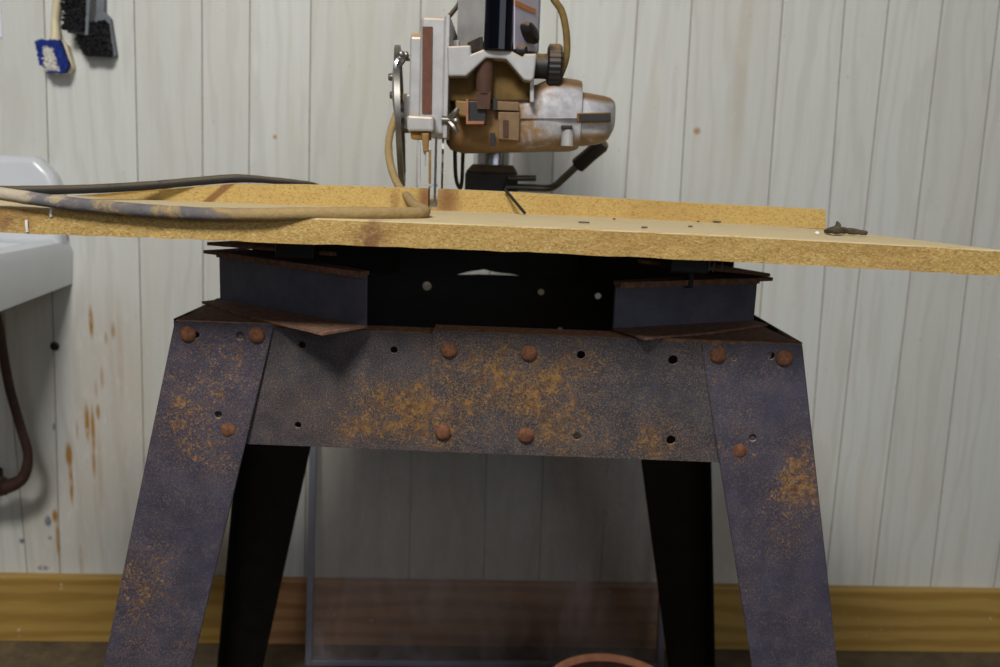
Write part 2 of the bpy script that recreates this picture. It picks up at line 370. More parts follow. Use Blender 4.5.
c=PW(-2,487,.10); MB().lathe(c,(pts[-1]-pts[-2]),[(-.014,.014),(-.012,.0175),(.012,.0175),(.014,.014)],8).build('coupling_nut',M['pipe'],pipe)
MB().box((pts[-1].x-.02,pts[-1].y-.012,pts[-1].z-.012),(pts[-1].x,DW,pts[-1].z+.012)).build('wall_elbow',M['pipe'],pipe,bevel=.004)
c=PW(55,346); room(tag(MB().lathe(c,(0,-1,0),[(-.004,.0085),(.002,.0085),(.005,.0065),(.0055,.003)],16).build('wall_plug',M['blackplastic'],smooth=True),'small round black plug in the wall under the white sink','plug'))
# sheet of paper
p=PW(3,38); pa=thing('paper_sheet',(p.x-.1,DW-.001,p.z),'white and blue paper sheet pinned to the wall at the top left corner','paper'); room(pa)
MB().box((p.x-.2,DW-.003,p.z),(p.x,DW,p.z+.27)).build('sheet',M['paper'],pa)
MB().box((p.x-.19,DW-.0036,p.z+.02),(p.x-.0042,DW-.0028,p.z+.26)).build('printed_panel',M['paperblue'],pa)

# ------------------------------------------------------------------ brushes hung on the wall
def bristles(region,yb,ylen,mat,name,parent,n,thick=.0011,splay=.35,seed=1,excl=None):
    rnd=random.Random(seed); mb=MB(); xs=[p[0] for p in region]; zs=[p[1] for p in region]; cx=sum(xs)/len(xs); cz=sum(zs)/len(zs)
    def inside(x,z,region=region):
        c=False; j=len(region)-1
        for i in range(len(region)):
            (xi,zi),(xj,zj)=region[i],region[j]
            if (zi>z)!=(zj>z) and x<(xj-xi)*(z-zi)/(zj-zi)+xi: c=not c
            j=i
        return c
    k=0
    while k<n:
        x=rnd.uniform(min(xs),max(xs)); z=rnd.uniform(min(zs),max(zs))
        if not inside(x,z) or (excl and inside(x,z,excl)): continue
        k+=1; sx=(x-cx)*splay+rnd.uniform(-.002,.002); sz=(z-cz)*splay+rnd.uniform(-.002,.002); t=thick*rnd.uniform(.8,1.4); l=ylen*rnd.uniform(.85,1.1)
        a=(x,yb,z); b=(x+sx,yb-l,z+sz)
        mb.add([(x-t,yb,z-t),(x+t,yb,z-t),(x,yb,z+t),(x+sx-t*.7,yb-l,z+sz-t*.7),(x+sx+t*.7,yb-l,z+sz-t*.7),(x+sx,yb-l,z+sz+t*.7)],[(0,1,4,3),(1,2,5,4),(2,0,3,5),(3,4,5)])
    return mb.build(name,mat,parent)
def wxz(px,py): p=PW(px,py,.035); return (p.x,p.z)
p=PW(52,73); br=thing('scrub_brush',(p.x,DW,p.z),'cream handled scrub brush with blue and white bristles on the wall','brush'); room(br)
head=[wxz(*q) for q in [(38,43),(48,38),(56,38),(62,44),(68,66),(63,72),(48,73),(40,62)]]
MB().prism([(a,DW-.016,b) for a,b in head],(0,.016,0)).build('brush_block',M['cream'],br,bevel=.003)
hp=[PW(54,46,.02),PW(55.5,36,.016),PW(55,20,.012),PW(57,0,.012),PW(59,-30,.012),PW(60,-50,.012)]
MB().tube(hp,[.012,.008,.0062,.007,.009,.007],12).build('handle',M['cream'],br,smooth=True)
bl=[wxz(*q) for q in [(37,42),(58,42),(66,64),(62,71),(48,71),(41,62)]]
wb=[wxz(*q) for q in [(45,48),(53,48),(57,64),(60,70),(46,70),(45,60)]]
bristles(bl,DW-.014,.022,M['bluebr'],'blue_bristles',br,1500,splay=.12,seed=2,excl=wb)
bristles(wb,DW-.014,.025,M['whitebr'],'white_bristles',br,600,splay=.06,seed=3)
p=PW(80,40); wb1=thing('wire_brush',(p.x,DW-.03,p.z),'black bristled brush with thin grey edge hanging in front of another','brush'); room(wb1)
blk=[wxz(*q) for q in [(68,-30),(93,-30),(89,36),(68,33)]]
MB().prism([(a,DW-.040,b) for a,b in blk],(0,.010,0)).build('brush_back',M['greywood'],wb1,bevel=.002)
bristles([wxz(*q) for q in [(67,-30),(88.5,-30),(86,31.5),(66,30)]],DW-.038,.016,M['blackbr'],'bristles',wb1,1100,splay=.03,seed=4)
MB().box((PW(88,-40).x-.012,DW-.04,PW(88,-30).z-.005),(PW(88,-40).x+.004,DW-.028,PW(88,-75).z)).build('handle',M['greywood'],wb1,bevel=.003)
p=PW(95,58); wb2=thing('wire_brush',(p.x,DW,p.z),'black bristled brush with grey tapered back, half hidden behind another brush','brush'); room(wb2)
blk=[wxz(*q) for q in [(90,-20),(99,-20),(99,10),(105,16),(111,54),(108,56),(84,55),(80,30),(90,14)]]
MB().prism([(a,DW-.014,b) for a,b in blk],(0,.014,0)).build('brush_back',M['greywood'],wb2,bevel=.002)
bristles([wxz(*q) for q in [(78,24),(104,21),(108,50),(106,55),(84,54),(76,40)]],DW-.012,.024,M['blackbr'],'bristles',wb2,1100,splay=.06,seed=5)

# ------------------------------------------------------------------ the stand
ZT=.783; YF=.80; YR=1.22
stand=thing('steel_leg_stand',(-.02,1.0,0),'dark blue grey steel stand with splayed legs, rusty bolts and speckled rail under the board','stand')
def at_z(p,q,z): t=(z-p.z)/(q.z-p.z); return p+(q-p)*t
def leg(lt,rt_,rb,lb,outer,Yt,Yb,name,mat,holes=(),depth=.07):
    a=[P(*lt,Yt),P(*rt_,Yt),P(*rb,Yb),P(*lb,Yb)]
    L0,L1=at_z(a[0],a[3],ZT),at_z(a[0],a[3],0.0); R0,R1=at_z(a[1],a[2],ZT),at_z(a[1],a[2],0.0)
    s=.0025; back=1 if Yt<1 else -1
    mb=MB()
    ring=lambda A,B: ([Vector((A.x,A.y,A.z)),Vector((B.x,B.y,B.z)),Vector((B.x,B.y+back*s,B.z)),Vector((A.x+s,A.y+back*s,A.z)),Vector((A.x+s,A.y+back*depth,A.z)),Vector((A.x,A.y+back*depth,A.z))])
    if outer=='L': r0,r1=ring(L0,R0),ring(L1,R1)
    else:
        f=lambda A,B: ([Vector((A.x,A.y,A.z)),Vector((B.x,B.y,B.z)),Vector((B.x,B.y+back*depth,B.z)),Vector((B.x-s,B.y+back*depth,B.z)),Vector((B.x-s,B.y+back*s,B.z)),Vector((A.x,A.y+back*s,A.z))])
        r0,r1=f(L0,R0),f(L1,R1)
    mb.loft([r0,r1])
    cut=None
    if holes:
        cut=MB()
        for hx,hy,hr in holes: cut.lathe(P(hx,hy,Yt),(0,1,0),[(-.02,hr),(.02,hr)],14)
    o=mb.build(name,mat,stand,cut=cut); b=o.modifiers.new('bevel','BEVEL'); b.width=.0012; b.segments=2; b.limit_method='ANGLE'
    return o
YL=YF-.0032
leg((175,318),(274,325),(192,667),(103,667),'L',YL,YL-.01,'leg',M['steel_leg'],[(196,335,.0028),(240,336,.0034),(219,414,.0032)])
leg((702,352),(803,348),(838,667),(752,667),'R',YL,YL-.01,'leg',M['steel_leg'],[(734,357,.0032),(771,356,.0032),(752,437,.0032)])
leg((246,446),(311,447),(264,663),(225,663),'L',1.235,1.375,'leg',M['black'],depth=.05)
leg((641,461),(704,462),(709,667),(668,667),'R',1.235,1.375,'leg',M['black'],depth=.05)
for px,py,r_,e in ((245,596,.0035,1.3),(252,623,.006,1.1),(243,600,.002,1),(247,637,.0022,1),(240,628,.0018,1)):
    Yp=1.235+(py-446)/217*.14-.002; cpt=P(px,py,Yp); MB().lathe(cpt,(0,-1,.1),[(-.002,r_),(.0004,r_),(.0008,r_*.6)],10).build('paint_splash',M['splash'],stand)
# front rail: two overlapping plates with a folded top lip
def plate(x0,x1,zb_,y,mat,name,holes,lip=.03,dz=0):
    mb=MB(); t=.002; ZT=globals()['ZT']-dz
    prof=[(y,zb_),(y,ZT-.001),(y+lip,ZT-.001),(y+lip,ZT-.003),(y+t,ZT-.003),(y+t,zb_)]
    mb.prism([(x0,a,b) for a,b in prof],(x1-x0,0,0))
    cut=MB()
    for hx,hy,hr in holes: cut.lathe(P(hx,hy,y),(0,1,0),[(-.01,hr),(.01,hr)],14)
    o=mb.build(name,mat,stand,cut=cut if holes else None); return o
XL=P(250,445,YF).x-.06; XR=P(718,462,YF).x+.06; XM=P(431.5,400,YF).x; XMl=P(520,400,YF).x
plate(XL+.02,XMl,.6655,YF,M['steel_rail'],'front_panel',[(302,345,.0035),(298,425,.0032),(394,350,.0034)],dz=.003)
plate(XM,XR-.02,.666,YF-.0026,M['steel_rail'],'front_panel',[(673,360,.0045),(671,440,.0045),(581,355,.004),(577,436,.004)],lip=.034)
def bolt(px,py,y):
    c=P(px,py,y); r=.0078
    MB().lathe(c,(0,-1,0),[(-.012,.003),(0,.003),(0,r*.98),(.0015,r),(.0035,r*.82),(.0048,r*.5),(.0053,r*.15)],16).build('bolt',M['bolt'],stand,smooth=True)
for q in [(188,334),(257,335),(229,429),(718,355),(784,358),(739,450)]: bolt(*q,YL)
for q in [(449,350),(529,353),(443,432),(526,435)]: bolt(*q,YF-.0026)
# rear and side panels
cut=MB()
for hx,hy,hr in [(427,286,.0062),(541,292,.0045),(598,296,.0045),(560,330,.004),(450,330,.004)]: cut.lathe(P(hx,hy,YR),(0,1,0),[(-.02,hr),(.02,hr)],14)
zt_r=ZT
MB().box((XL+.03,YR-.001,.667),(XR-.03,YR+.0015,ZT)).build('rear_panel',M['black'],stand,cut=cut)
lft=at_z(P(175,318,YL),P(103,667,YL),.72).x; rgt=at_z(P(803,348,YL),P(838,667,YL),.72).x
for x,s in ((lft+.012,1),(rgt-.012,-1)):
    MB().box((x-.001,YF+.004,.667),(x+.001,YR-.004,ZT)).build('side_panel',M['black'],stand)
# folded top plates at the corners
def top_plate(pts,z=ZT):
    MB().prism([(a,b,z-.0025) for a,b in pts],(0,0,.003)).build('corner_plate',M['caked'],stand)
tl=at_z(P(175,318,YL),P(103,667,YL),ZT).x; tr_=at_z(P(803,348,YL),P(838,667,YL),ZT).x
q=Pz(214,300,ZT)
top_plate([(tl+.004,YF-.003),(-.135,YF-.003),(-.135,YF+.028),(-.20,q.y+.02),(q.x,q.y+.01)])
q=Pz(752,325,ZT)
top_plate([(.15,YF-.003),(tr_-.002,YF-.003),(q.x+.006,q.y+.01),(.18,q.y-.02),(.15,YF+.03)])
# diagonal channel brackets that carry the board
ZB=.8655
def bracket(A,B,nrm,ztop,flange,outer_first,mat):
    """A outer end, B inner end of the web; nrm: way the flanges point"""
    ax=(B-A).normalized(); L=(B-A).length; t=.0022; h0=ZT+.001
    def pt(u,v,z): r=A+ax*u+nrm*v; return Vector((r.x,r.y,z))
    mb=MB()
    prof=[(0,h0),(flange,h0),(flange,h0+t),(t,h0+t),(t,ztop-t),(flange*.55,ztop-t),(flange*.55,ztop),(0,ztop)]
    mb.prism([pt(0,v,z) for v,z in ((0,h0),(t,h0),(t,ztop),(0,ztop))],ax*L)
    rnd=random.Random(int(L*1e5)); mb.m=1; n=22
    mb.prism([pt(0,t*.9,h0)]+[pt(L*i/n,flange*min(1,.45+.8*i/n,.85+.3*(i/n-.5))+(rnd.uniform(-.0014,.0008) if i<n else 0),h0) for i in range(n+1)]+[pt(L,t*.9,h0)],(0,0,t))
    mb.prism([pt(0,t*.9,ztop-t),pt(0,.006,ztop-t),pt(L,.009,ztop-t),pt(L,t*.9,ztop-t)],(0,0,t))
    o=mb.build('corner_bracket',[mat,M['caked'] if A.y<1.0 else mat],stand)
    return pt
zA=ZT
A=Pz(222,302,zA); B=Pz(367,329,zA); A=Vector((A.x,A.y,0)); B=Vector((B.x,B.y,0))
tip=Pz(344,341,zA); ax=(B-A).normalized(); nv=Vector((ax.y,-ax.x,0)); fl=abs((Vector((tip.x,tip.y,0))-B).dot(nv))
zt1=P(367,271,B.y).z; zt0=P(222,258,A.y).z
ztL=(zt1+zt0)/2
ptL=bracket(A,B,nv,ztL,fl,True,M['bracket'])
A2=Pz(752,323,zA); B2=Pz(612,331,zA); A2=Vector((A2.x,A2.y,0)); B2=Vector((B2.x,B2.y,0))
ax2=(B2-A2).normalized(); nv2=Vector((-ax2.y,ax2.x,0))
tip2=Pz(633,342,zA); fl2=abs((Vector((tip2.x,tip2.y,0))-B2).dot(nv2))
ztR=(P(612,282,B2.y).z+P(752,283,A2.y).z)/2
ptR=bracket(A2,B2,nv2,ztR,fl2,True,M['bracket'])
LL=(B-A).length; LR=(B2-A2).length
# loose plates lying on the brackets, jutting past the outer end
def shim(pt,u0,u1,v0,va,vb,z,t,slope=0,jag=0):
    mb=MB(); rnd=random.Random(int(u1*1e4)+int(z*1e5)); n=14
    lo=[pt(u0+(u1-u0)*i/n,va+(vb-va)*i/n+rnd.uniform(-jag,jag),z+slope*i/n) for i in range(n+1)]
    hi=[pt(u0+(u1-u0)*i/n,v0*(1-i/n)-.002,z+slope*i/n) for i in range(n,-1,-1)]
    mb.prism(lo+hi,(0,0,t)); return mb.build('shim_plate',M['caked'],stand)
shim(ptL,-.020,LL,-.04,.006,.010,ztL,.0034,0,.0012)
shim(ptL,-.018,LL*.8,-.09,.004,.004,ztL+.0085,.0034,.005,.001)
shim(ptR,-.018,LR,-.04,.006,.010,ztR,.0036,0,.0012)
shim(ptR,-.016,LR*.85,-.09,.004,.004,ztR+.0042,.0034,.016,.001)
# rear brackets, mirrored
yc=(YF+YR)/2; mir=lambda v:Vector((v.x,2*yc-v.y,0))
nm=lambda v:Vector((v.x,-v.y,0))
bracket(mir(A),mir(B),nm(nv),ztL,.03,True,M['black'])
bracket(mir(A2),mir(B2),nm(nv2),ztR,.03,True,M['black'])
# table rails under the boards
for px in (-.19,.17):
    MB().box((px-.018,.80,ztL+.0105),(px+.018,1.24,ZB-(.002 if px>0 else 0))).build('table_rail',M['black'],stand,bevel=.002)
# back cross channel with a shallow arched gap under it
arch=[]
zg=lambda x,y:P(x,y,YR).z
xa,xb=XL+.03,XR-.03
ztop=ZB; z_low=ZT+.0005
pa=[Vector((xa,YR-.004,ZB)),Vector((xb,YR-.004,ZB)),Vector((xb,YR-.004,z_low)),P(560,287,YR-.004)]
pts=[(525,277),(512,274),(497,272.5),(484,269.5),(470,271.5),(455,275),(440,277.5)]
# upper strip ends above the gap, lower strip begins under it
up_=[Vector((xa,YR-.004,ZB)),Vector((xb,YR-.004,ZB)),Vector((xb,YR-.004,P(620,281,YR).z))]+[P(x,y,YR-.004) for x,y in pts]+[Vector((xa,YR-.004,P(380,277,YR).z))]
MB().prism(up_,(0,.003,0)).build('cross_channel',M['black'],stand)
low=[(527,276.5),(512,275.5),(497,275),(478,274.5),(460,275.5),(438,277)]
lo_=[Vector((xb,YR,P(620,281.5,YR).z)),Vector((xb,YR,ZT)),Vector((xa,YR,ZT)),Vector((xa,YR,P(380,277.5,YR).z))]+[P(x,y,YR) for x,y in reversed(low)]
cut=MB()
for hx,hy,hr in [(427,286,.0055),(541,292,.0042),(598,296,.0036)]: cut.lathe(P(hx,hy,YR),(0,1,0),[(-.02,hr),(.02,hr)],14)
MB().prism(lo_,(0,.003,0)).build('cross_channel',M['black'],stand,cut=cut)
for sx in (lft+.03,rgt-.03):
    MB().box((sx-.001,1.0,ZT-.01),(sx+.001,YR,ZB)).build('side_rail',M['black'],stand)
# hanging bolt between board and right plate
c=P(690,270,.86); MB().lathe((c.x,.86,ztR-.004),(0,0,1),[(0,.004),(ZB-ztR+.002,.004)],10).build('carriage_bolt',M['black'],stand)
for px in (704,709,714,722):
    c=P(px,262,.80); rnd=random.random()*.01; MB().tube([(c.x,.80,ZB),(c.x+.001,.80,ZB-.006),(c.x-.0005,.80,ZB-.012-rnd)],.0006,5,3).build('dust_strand',M['bracket'],stand)

# ------------------------------------------------------------------ boards and fence
ZTOP=.887; YB0,YB1=.70,.928
bx1=.402
mb=MB(); N=60; rnd=random.Random(4)
rings=[]
for i in range(N+1):
    x=-.60+(bx1+.60)*i/N; e=lambda k:rnd.uniform(-k,k)
    zl=ZB+.001-(.0050*max(0,(x+.05)/.45)**2 if x>-.05 else .0006*((x+.05)/.5)**2); zt=ZTOP+(zl-ZB-.001)
    tp=lambda y:x-max(0,x-.27)*.50*(y-YB0)/(YB1-YB0)
    rings.append([Vector((x,YB0+e(.0006),zl+e(.0005))),Vector((x,YB0+e(.0005),(zl+zt)/2)),Vector((x,YB0+e(.0004),zt-.001)),Vector((x,YB0+.0012,zt)),Vector((tp((YB0+YB1)/2),(YB0+YB1)/2,zt)),Vector((tp(YB1),YB1,zt)),Vector((tp(YB1),YB1,zl)),Vector((tp((YB0+YB1)/2),(YB0+YB1)/2,zl))])
tb=mb.loft(rings).build('table_board',M['particle']); tag(tb,'long particle board table top with raw chipped front edge on the steel stand','board')
for (a,b),(c,d_) in (((26.5,220),(27.5,232)),((51,209),(51,216.5))):
    p,q=P(a,b,YB0-.0008),P(c,d_,YB0-.0008)
    s=MB().tube([(p.x,p.y,p.z),(.5*(p.x+q.x),p.y-.0005,.5*(p.z+q.z)),(q.x,q.y,q.z)],.0011,6,4).build('staple',M['whitebit'],tb)
rear=(MB().box((-.335,YB1+.002,ZB+.0005),(.30,1.40,ZTOP-.001)).build('rear_board',M['particle'],stand,bevel=.001))
YFe=.905
fz=lambda px,py:P(px,py,YFe).z
fx=lambda px,py:P(px,py,YFe).x
zf0=ZTOP-.0005
top=[(826,209.5),(700,203.5),(600,197.5),(520,192.5),(440,189)]
pts=[Vector((.1,YFe,zf0-.0004)),Vector((.2,YFe,zf0-.0013)),Vector((fx(826,226),YFe,zf0-.0033))]+[P(x,y,YFe) for x,y in top]
kx0,kx1=fx(428,200),fx(437.5,200)
pts+= [Vector((kx1,YFe,fz(437,189))),Vector((kx1,YFe,zf0+.003)),Vector((kx0,YFe,zf0+.003)),Vector((kx0,YFe,fz(428,188.5)))]
pts+= [P(x,y,YFe) for x,y in [(380,187),(300,184.5),(228,184),(150,191.5),(88,198)]]+[Vector((fx(60,200),YFe,zf0))]
n=M['fence_n']
fo=Vector(((fx(826,226)+fx(60,200))/2,YFe,zf0-.0033))
def fsp(px,py,rx,rz): p=P(px,py,YFe); return n.spot((p.x-fo.x,p.z-fo.z),rx,rz,.9)
col=n.col
for px,py,rx,rz,k in [(425,200,.012,.03,.8),(447,200,.02,.03,.75),(222,190,.006,.02,0),(395,200,.008,.02,.4)]:
    col=n.mix(n.math('MULTIPLY',fsp(px,py,rx,rz),k),col,lin((110,66,44)))
v=n.mp((1,1,1),(-(P(222,190,YFe).x-fo.x),0,-(P(222,190,YFe).z-fo.z)),co=n.co); 
sx=n.sep(v); dline=n.math('ABSOLUTE',n.math('SUBTRACT',sx[0],n.math('MULTIPLY',sx[2],1.2)))
col=n.mix(n.ramp(dline,.003,.008,.75,0.),col,lin((110,62,40)))
n.set(Base_Color=col)
mb=MB(); mb.prism(pts,(0,.022,0))
fence=mb.build('rip_fence',n.m); tag(fence,'low yellowish particle board fence strip with saw kerf along the back of the board','fence')
# thin rod leaning on the fence
p,q=P(505,189.5,YFe-.004),P(525,212,YFe-.03); q.z=ZTOP+.0018
tag(MB().tube([p,(p+q)/2,q],.0015,8,2).build('thin_rod',M['rod'],smooth=True),'thin black rod leaning against the fence below the black lever base','rod')
# scraps on the board
def onb(px,py,h):
    p=Pz(px,py,ZTOP-.001+h); return Pz(px,py,ZTOP+.0006+h-.0050*max(0,(p.x+.05)/.45)**2)
mb=MB(); mb.tube([onb(826,231,.0015),onb(834,230,.0042),onb(845,230.5,.003),onb(855,231.5,.003),onb(866,233,.002)],[.0022,.0036,.0028,.0027,.0020],7,5,.16)
mb.tube([onb(837,230,.004),onb(837,230,.004)+Vector((.0005,0,.004)),onb(837,230,.004)+Vector((-.001,0,.0075))],[.0028,.0024,.0010],7,3,.2)
tw=mb.build('twig_scrap',M['twig'],smooth=True); tag(tw,'dark crooked twig scrap on the board just right of the fence end','twig')
tag(MB().lathe(onb(817,234.5,0),(0,0,1),[(0,.0015),(.001,.0022),(.0022,.0016),(.0028,.0006)],8).build('paint_crumb',M['whitebit'],smooth=True),'small white crumb on the board before the right end of the fence','crumb')
for i,(px,py,s) in enumerate([(584,222.5,.007),(644,227.5,.004),(698,221.5,.002),(717,221.8,.006),(690,226.5,.003),(614,219,.002)]):
    c=onb(px,py,.0005); a=random.uniform(-.3,.3); s*=.7
    m=MB().prism([(c.x+u*math.cos(a)-v*math.sin(a),c.y+u*math.sin(a)+v*math.cos(a),c.z-.0004) for u,v in ((-s,-.001),(-s*.3,-.0022),(s,-.0008),(s*.7,.0012),(-s*.5,.0016))],(0,0,.0012))
    tag(m.build('wood_chip',M['twig']),'dark wood chip lying on the dusty board in front of the fence','chip','wood chips on the board')

# ------------------------------------------------------------------ cords
Yc=lambda lst:[P(*q) for q in lst]
blk=[P(318,187.5,.95),P(300,183.5,.935),P(268,180,.925),P(235,178.5,.915),P(195,181.5,.905),P(150,185.5,.89),P(100,188.5,.87),P(50,190,.85),P(0,190.5,.83),P(-60,189,.80),P(-130,188,.78)]
tag(MB().tube([Vector((blk[0].x+.02,.96,ZTOP+.004))]+blk,[.0036]*4+[.0045]*8,10,6,.04).build('power_cord',M['cordblack'],smooth=True),'thin black cord running left over the top of the fence','cord')
R=.0056
tan_=[P(404,95,1.06),P(395,118,1.045),P(389,140,1.02),P(390,162,.985),P(397,183,.945),P(407,196,.90)]
def oncord(px,Y,h=R): # rests on the board top
    g=P(px,210,Y); return Vector((g.x,Y,ZTOP+h-.0005))
tan_+=[P(414,204.5,.84),P(422,209,.80),P(425,211.2,.775),P(421,212.8,.757),P(408,213.2,.745),P(380,213,.727),P(340,213.2,.712),P(305,213.6,.702),P(260,214.3,.6945),P(200,213.8,.6935),P(140,210.2,.6935),P(90,205.8,.6935),P(50,201,.694),P(0,193.5,.694),P(-60,184,.69),P(-120,176,.68)]
tag(MB().tube(tan_,[.0042]*6+[.0046]*2+[.005]*4+[.0053]*10,12,6,.05).build('dusty_cord',M['cordscuff'],smooth=True),'thick sawdust-caked cord looping from the saw along the front of the board','cord')

# ------------------------------------------------------------------ radial arm saw
c=P(492,180,1.25)
saw=thing('radial_arm_saw',(c.x,1.25,ZTOP-.001),'grey white radial arm saw with dusty motor hanging above the particle board','saw')
def part(mb,name,mat,parent=None,**k): return mb.build(name,M[mat],parent or saw,**k)
def lathex(px0,px1,py,Y,prof_r,n=32,ribs=0,amp=0):
    a=P(px0,py,Y); L=P(px1,py,Y).x-a.x
    return MB().lathe(a,(1,0,0),[(t*L,r) for t,r in prof_r],n,ribs,amp)
# column and its base
cc=P(493,160,1.25)
part(MB().lathe((cc.x,1.25,ZTOP+.03),(0,0,1),[(0,.0275),(.34,.0275)],32),'column','chrome',smooth=True)
zb1=P(490,173,1.215).z; zb2=P(490,164.5,1.22).z
b=MB(); bw=[P(465,180,1.21).x,P(518,180,1.21).x]; b.box((bw[0],1.205,ZTOP-.001),(bw[1],1.31,zb1))
w0,w1=bw[0]+.005,bw[1]-.004
b.loft([[Vector((bw[0],1.205,zb1)),Vector((bw[1],1.205,zb1)),Vector((bw[1],1.31,zb1)),Vector((bw[0],1.31,zb1))],[Vector((w0+.004,1.215,zb2)),Vector((w1-.003,1.215,zb2)),Vector((w1-.003,1.30,zb2)),Vector((w0+.004,1.30,zb2))]])
part(b,'column_base','base',bevel=.002)
part(MB().tube([P(508,178,1.20),P(522,178,1.2),P(536,178,1.2)],.0042,10,2),'clamp_bolt','steelgrey',smooth=True)
lev=MB().tube([P(505,187,1.2),P(530,187.5,1.2),P(548,188,1.2),P(556,185,1.195),P(566,176,1.185),P(582,161,1.17)],.005,10,5)
lo=part(lev,'lever','steelgrey',smooth=True)
g0,g1=P(577,166,1.175),P(604,142.5,1.15); dv=g1-g0
part(MB().lathe(g0,dv,[(0,.006),(.002,.0105),(dv.length*.5,.0098),(dv.length*.9,.0105),(dv.length,.008)],14),'lever_grip','blackplastic',lo,smooth=True)
# arm
zlo=P(484,44,.95).z
plan=[P(457,40,1.01),P(484,40,.945),P(512.5,45,.945),P(539,45,1.01)]
arm=MB(); ring=[Vector((p.x,p.y,zlo)) for p in plan]+[Vector((plan[3].x,1.30,zlo)),Vector((plan[0].x,1.30,zlo))]
arm.prism(ring,(0,0,.20)); ao=part(arm,'arm','cast',bevel=.003)
zs=P(484,49,.94).z
bb=MB(); l,r=P(483.5,40,.937).x,P(512.5,40,.937).x
bb.prism([(l,.950,zs)]+[((l+r)/2-(r-l)/2*math.cos(t),.945-.011*math.sin(t)**.7,zs) for t in [math.pi*i/14 for i in range(15)]]+[(r,.950,zs)],(0,0,.21)); part(bb,'front_strip','blackgloss',ao,smooth=True)
# right face panel with stripe and knob
fR=(plan[3]-plan[2]); fR.z=0; fRn=fR.normalized(); nR=Vector((fRn.y,-fRn.x,0))
def onR(px,py,h):  # point on the right face under a given pixel
    d=ray(px,py); o0=Vector((plan[2].x,plan[2].y,0))+nR*h; t=(o0-EYE).dot(nR)/d.dot(nR); return EYE+d*t
part(MB().prism([onR(*q,.0005) for q in [(514,-40),(538.5,-40),(536,52),(513.5,49)]],nR*.0015),'side_panel','lilac',ao)
part(MB().prism([onR(*q,.0021) for q in [(514.5,0),(535.5,9.5),(535,14),(514.5,5)]],nR*.0008),'orange_stripe','orange',ao)
kc=onR(525.5,33,.002); k=MB(); rings=[]
for h,s in ((0,.9),(.006,1),(.010,.9),(.012,.6)):
    rings.append([kc+nR*h+fRn*(.0165*s*math.cos(t)-.0*math.sin(t))*1.0+Vector((0,0,1))*(.0085*s*math.sin(t)-.0055*s*math.cos(t)) for t in [2*math.pi*i/22 for i in range(22)]])
part(k.loft(rings),'lock_knob','blackplastic',ao,smooth=True)
kc=onR(517.5,50.5,.001); part(MB().lathe(kc,nR,[(0,.0055),(.008,.0055),(.010,.004)],16),'small_knob','blackplastic',ao,smooth=True)
fL=(plan[1]-plan[0]); fL.z=0; fLn=fL.normalized(); nL=Vector((fLn.y,-fLn.x,0))
def onL(px,py,h):
    d=ray(px,py); o0=Vector((plan[0].x,plan[0].y,0))+nL*h; t=(o0-EYE).dot(nL)/d.dot(nL); return EYE+d*t
part(MB().prism([onL(*q,.0) for q in [(470,43),(483,37),(483,50),(471,54)]],nL*.003),'scale_plate','steelgrey',ao)
# yoke
yk=[(447,46),(471,45),(471,54),(483.5,49),(511,50.5),(523,57),(524,53.5),(537,53.5),(534,78),(531,81),(524,80),(506,59),(486,57.5),(466,76),(448,76)]
part(MB().ppx(yk,.942,1.09),'yoke','cast',bevel=.003)
part(MB().ppx([(448,60),(533,60),(533,101),(448,101)],.968,1.09),'yoke_carrier','castdark',bevel=.002)
part(MB().ppx([(530,78),(534,78),(534,102),(530,102)],.955,.985),'yoke_rib','cast',bevel=.0008)
c1,c2=P(485,60,.957),P(484,94,.957)
part(MB().lathe(c2,(c1-c2),[(0,.0085),((c1-c2).length,.0098)],20),'pivot_post','post',smooth=True)
# big clamp knob at the right
part(lathex(533,549,66,.985,[(0,.0135),(.5,.013),(1,.0135)]),'knob_shaft','blackplastic',smooth=True)
part(lathex(547,561.5,66,.985,[(0,.019),(.12,.0225),(.85,.0225),(1,.020)],96,24,.025),'clamp_knob','blackplastic')
# motor
st=[(447,97,144,.035),(451,92,150,.055),(462,90,153,.065),(500,88,152,.072),(535,84,151.5,.074),(546,79,151,.074),(558,76.5,151,.072),(575,79,151,.070),(579.5,80.5,149.5,.069),(580.2,91.5,145,.063),(590,93,145,.062),(603,95.5,143.5,.060),(609,97.5,140,.056),(612.5,101,133,.050),(613.5,105,129,.044)]
YM=1.045; rings=[]
for px,t_,b_,hd in st:
    cen=P(px,(t_+b_)/2,YM-hd*.6); hh=(P(px,t_,YM-hd*.6).z-P(px,b_,YM-hd*.6).z)/2; rr_=[]
    for i in range(28):
        q=2*math.pi*i/28; cs,sn=math.cos(q),math.sin(q); e=.42
        rr_.append(Vector((cen.x,YM+hd*math.copysign(abs(cs)**e,cs),cen.z+hh*math.copysign(abs(sn)**e,sn))))
    rings.append(rr_)
n=NT('motor casting dusted with sawdust'); x=n.sep(n.co)[0]
xo=P(538,120,.98).x-c.x; xo=P(538,120,.98).x-saw.location.x
nn=n.noise(n.co,38,5,.7,.5); side=n.math('ADD',n.math('MULTIPLY',n.math('SUBTRACT',xo,x),14),n.math('MULTIPLY',n.math('SUBTRACT',nn,.5),1.6))
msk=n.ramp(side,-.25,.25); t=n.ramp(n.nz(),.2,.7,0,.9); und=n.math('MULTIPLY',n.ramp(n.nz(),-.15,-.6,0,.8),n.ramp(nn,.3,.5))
col=n.mix(n.ramp(n.noise(n.co,90),.4,.7),lin((156,155,158)),lin((182,181,182)))
col=n.mix(n.ramp(n.noise(n.co,260,3,.7),.64,.7,0,.6),col,lin((150,110,60)))
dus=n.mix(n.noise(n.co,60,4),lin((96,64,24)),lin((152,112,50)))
col=n.mix(n.math('MAXIMUM',n.math('MAXIMUM',n.math('MULTIPLY',msk,.92),t),und),col,dus)
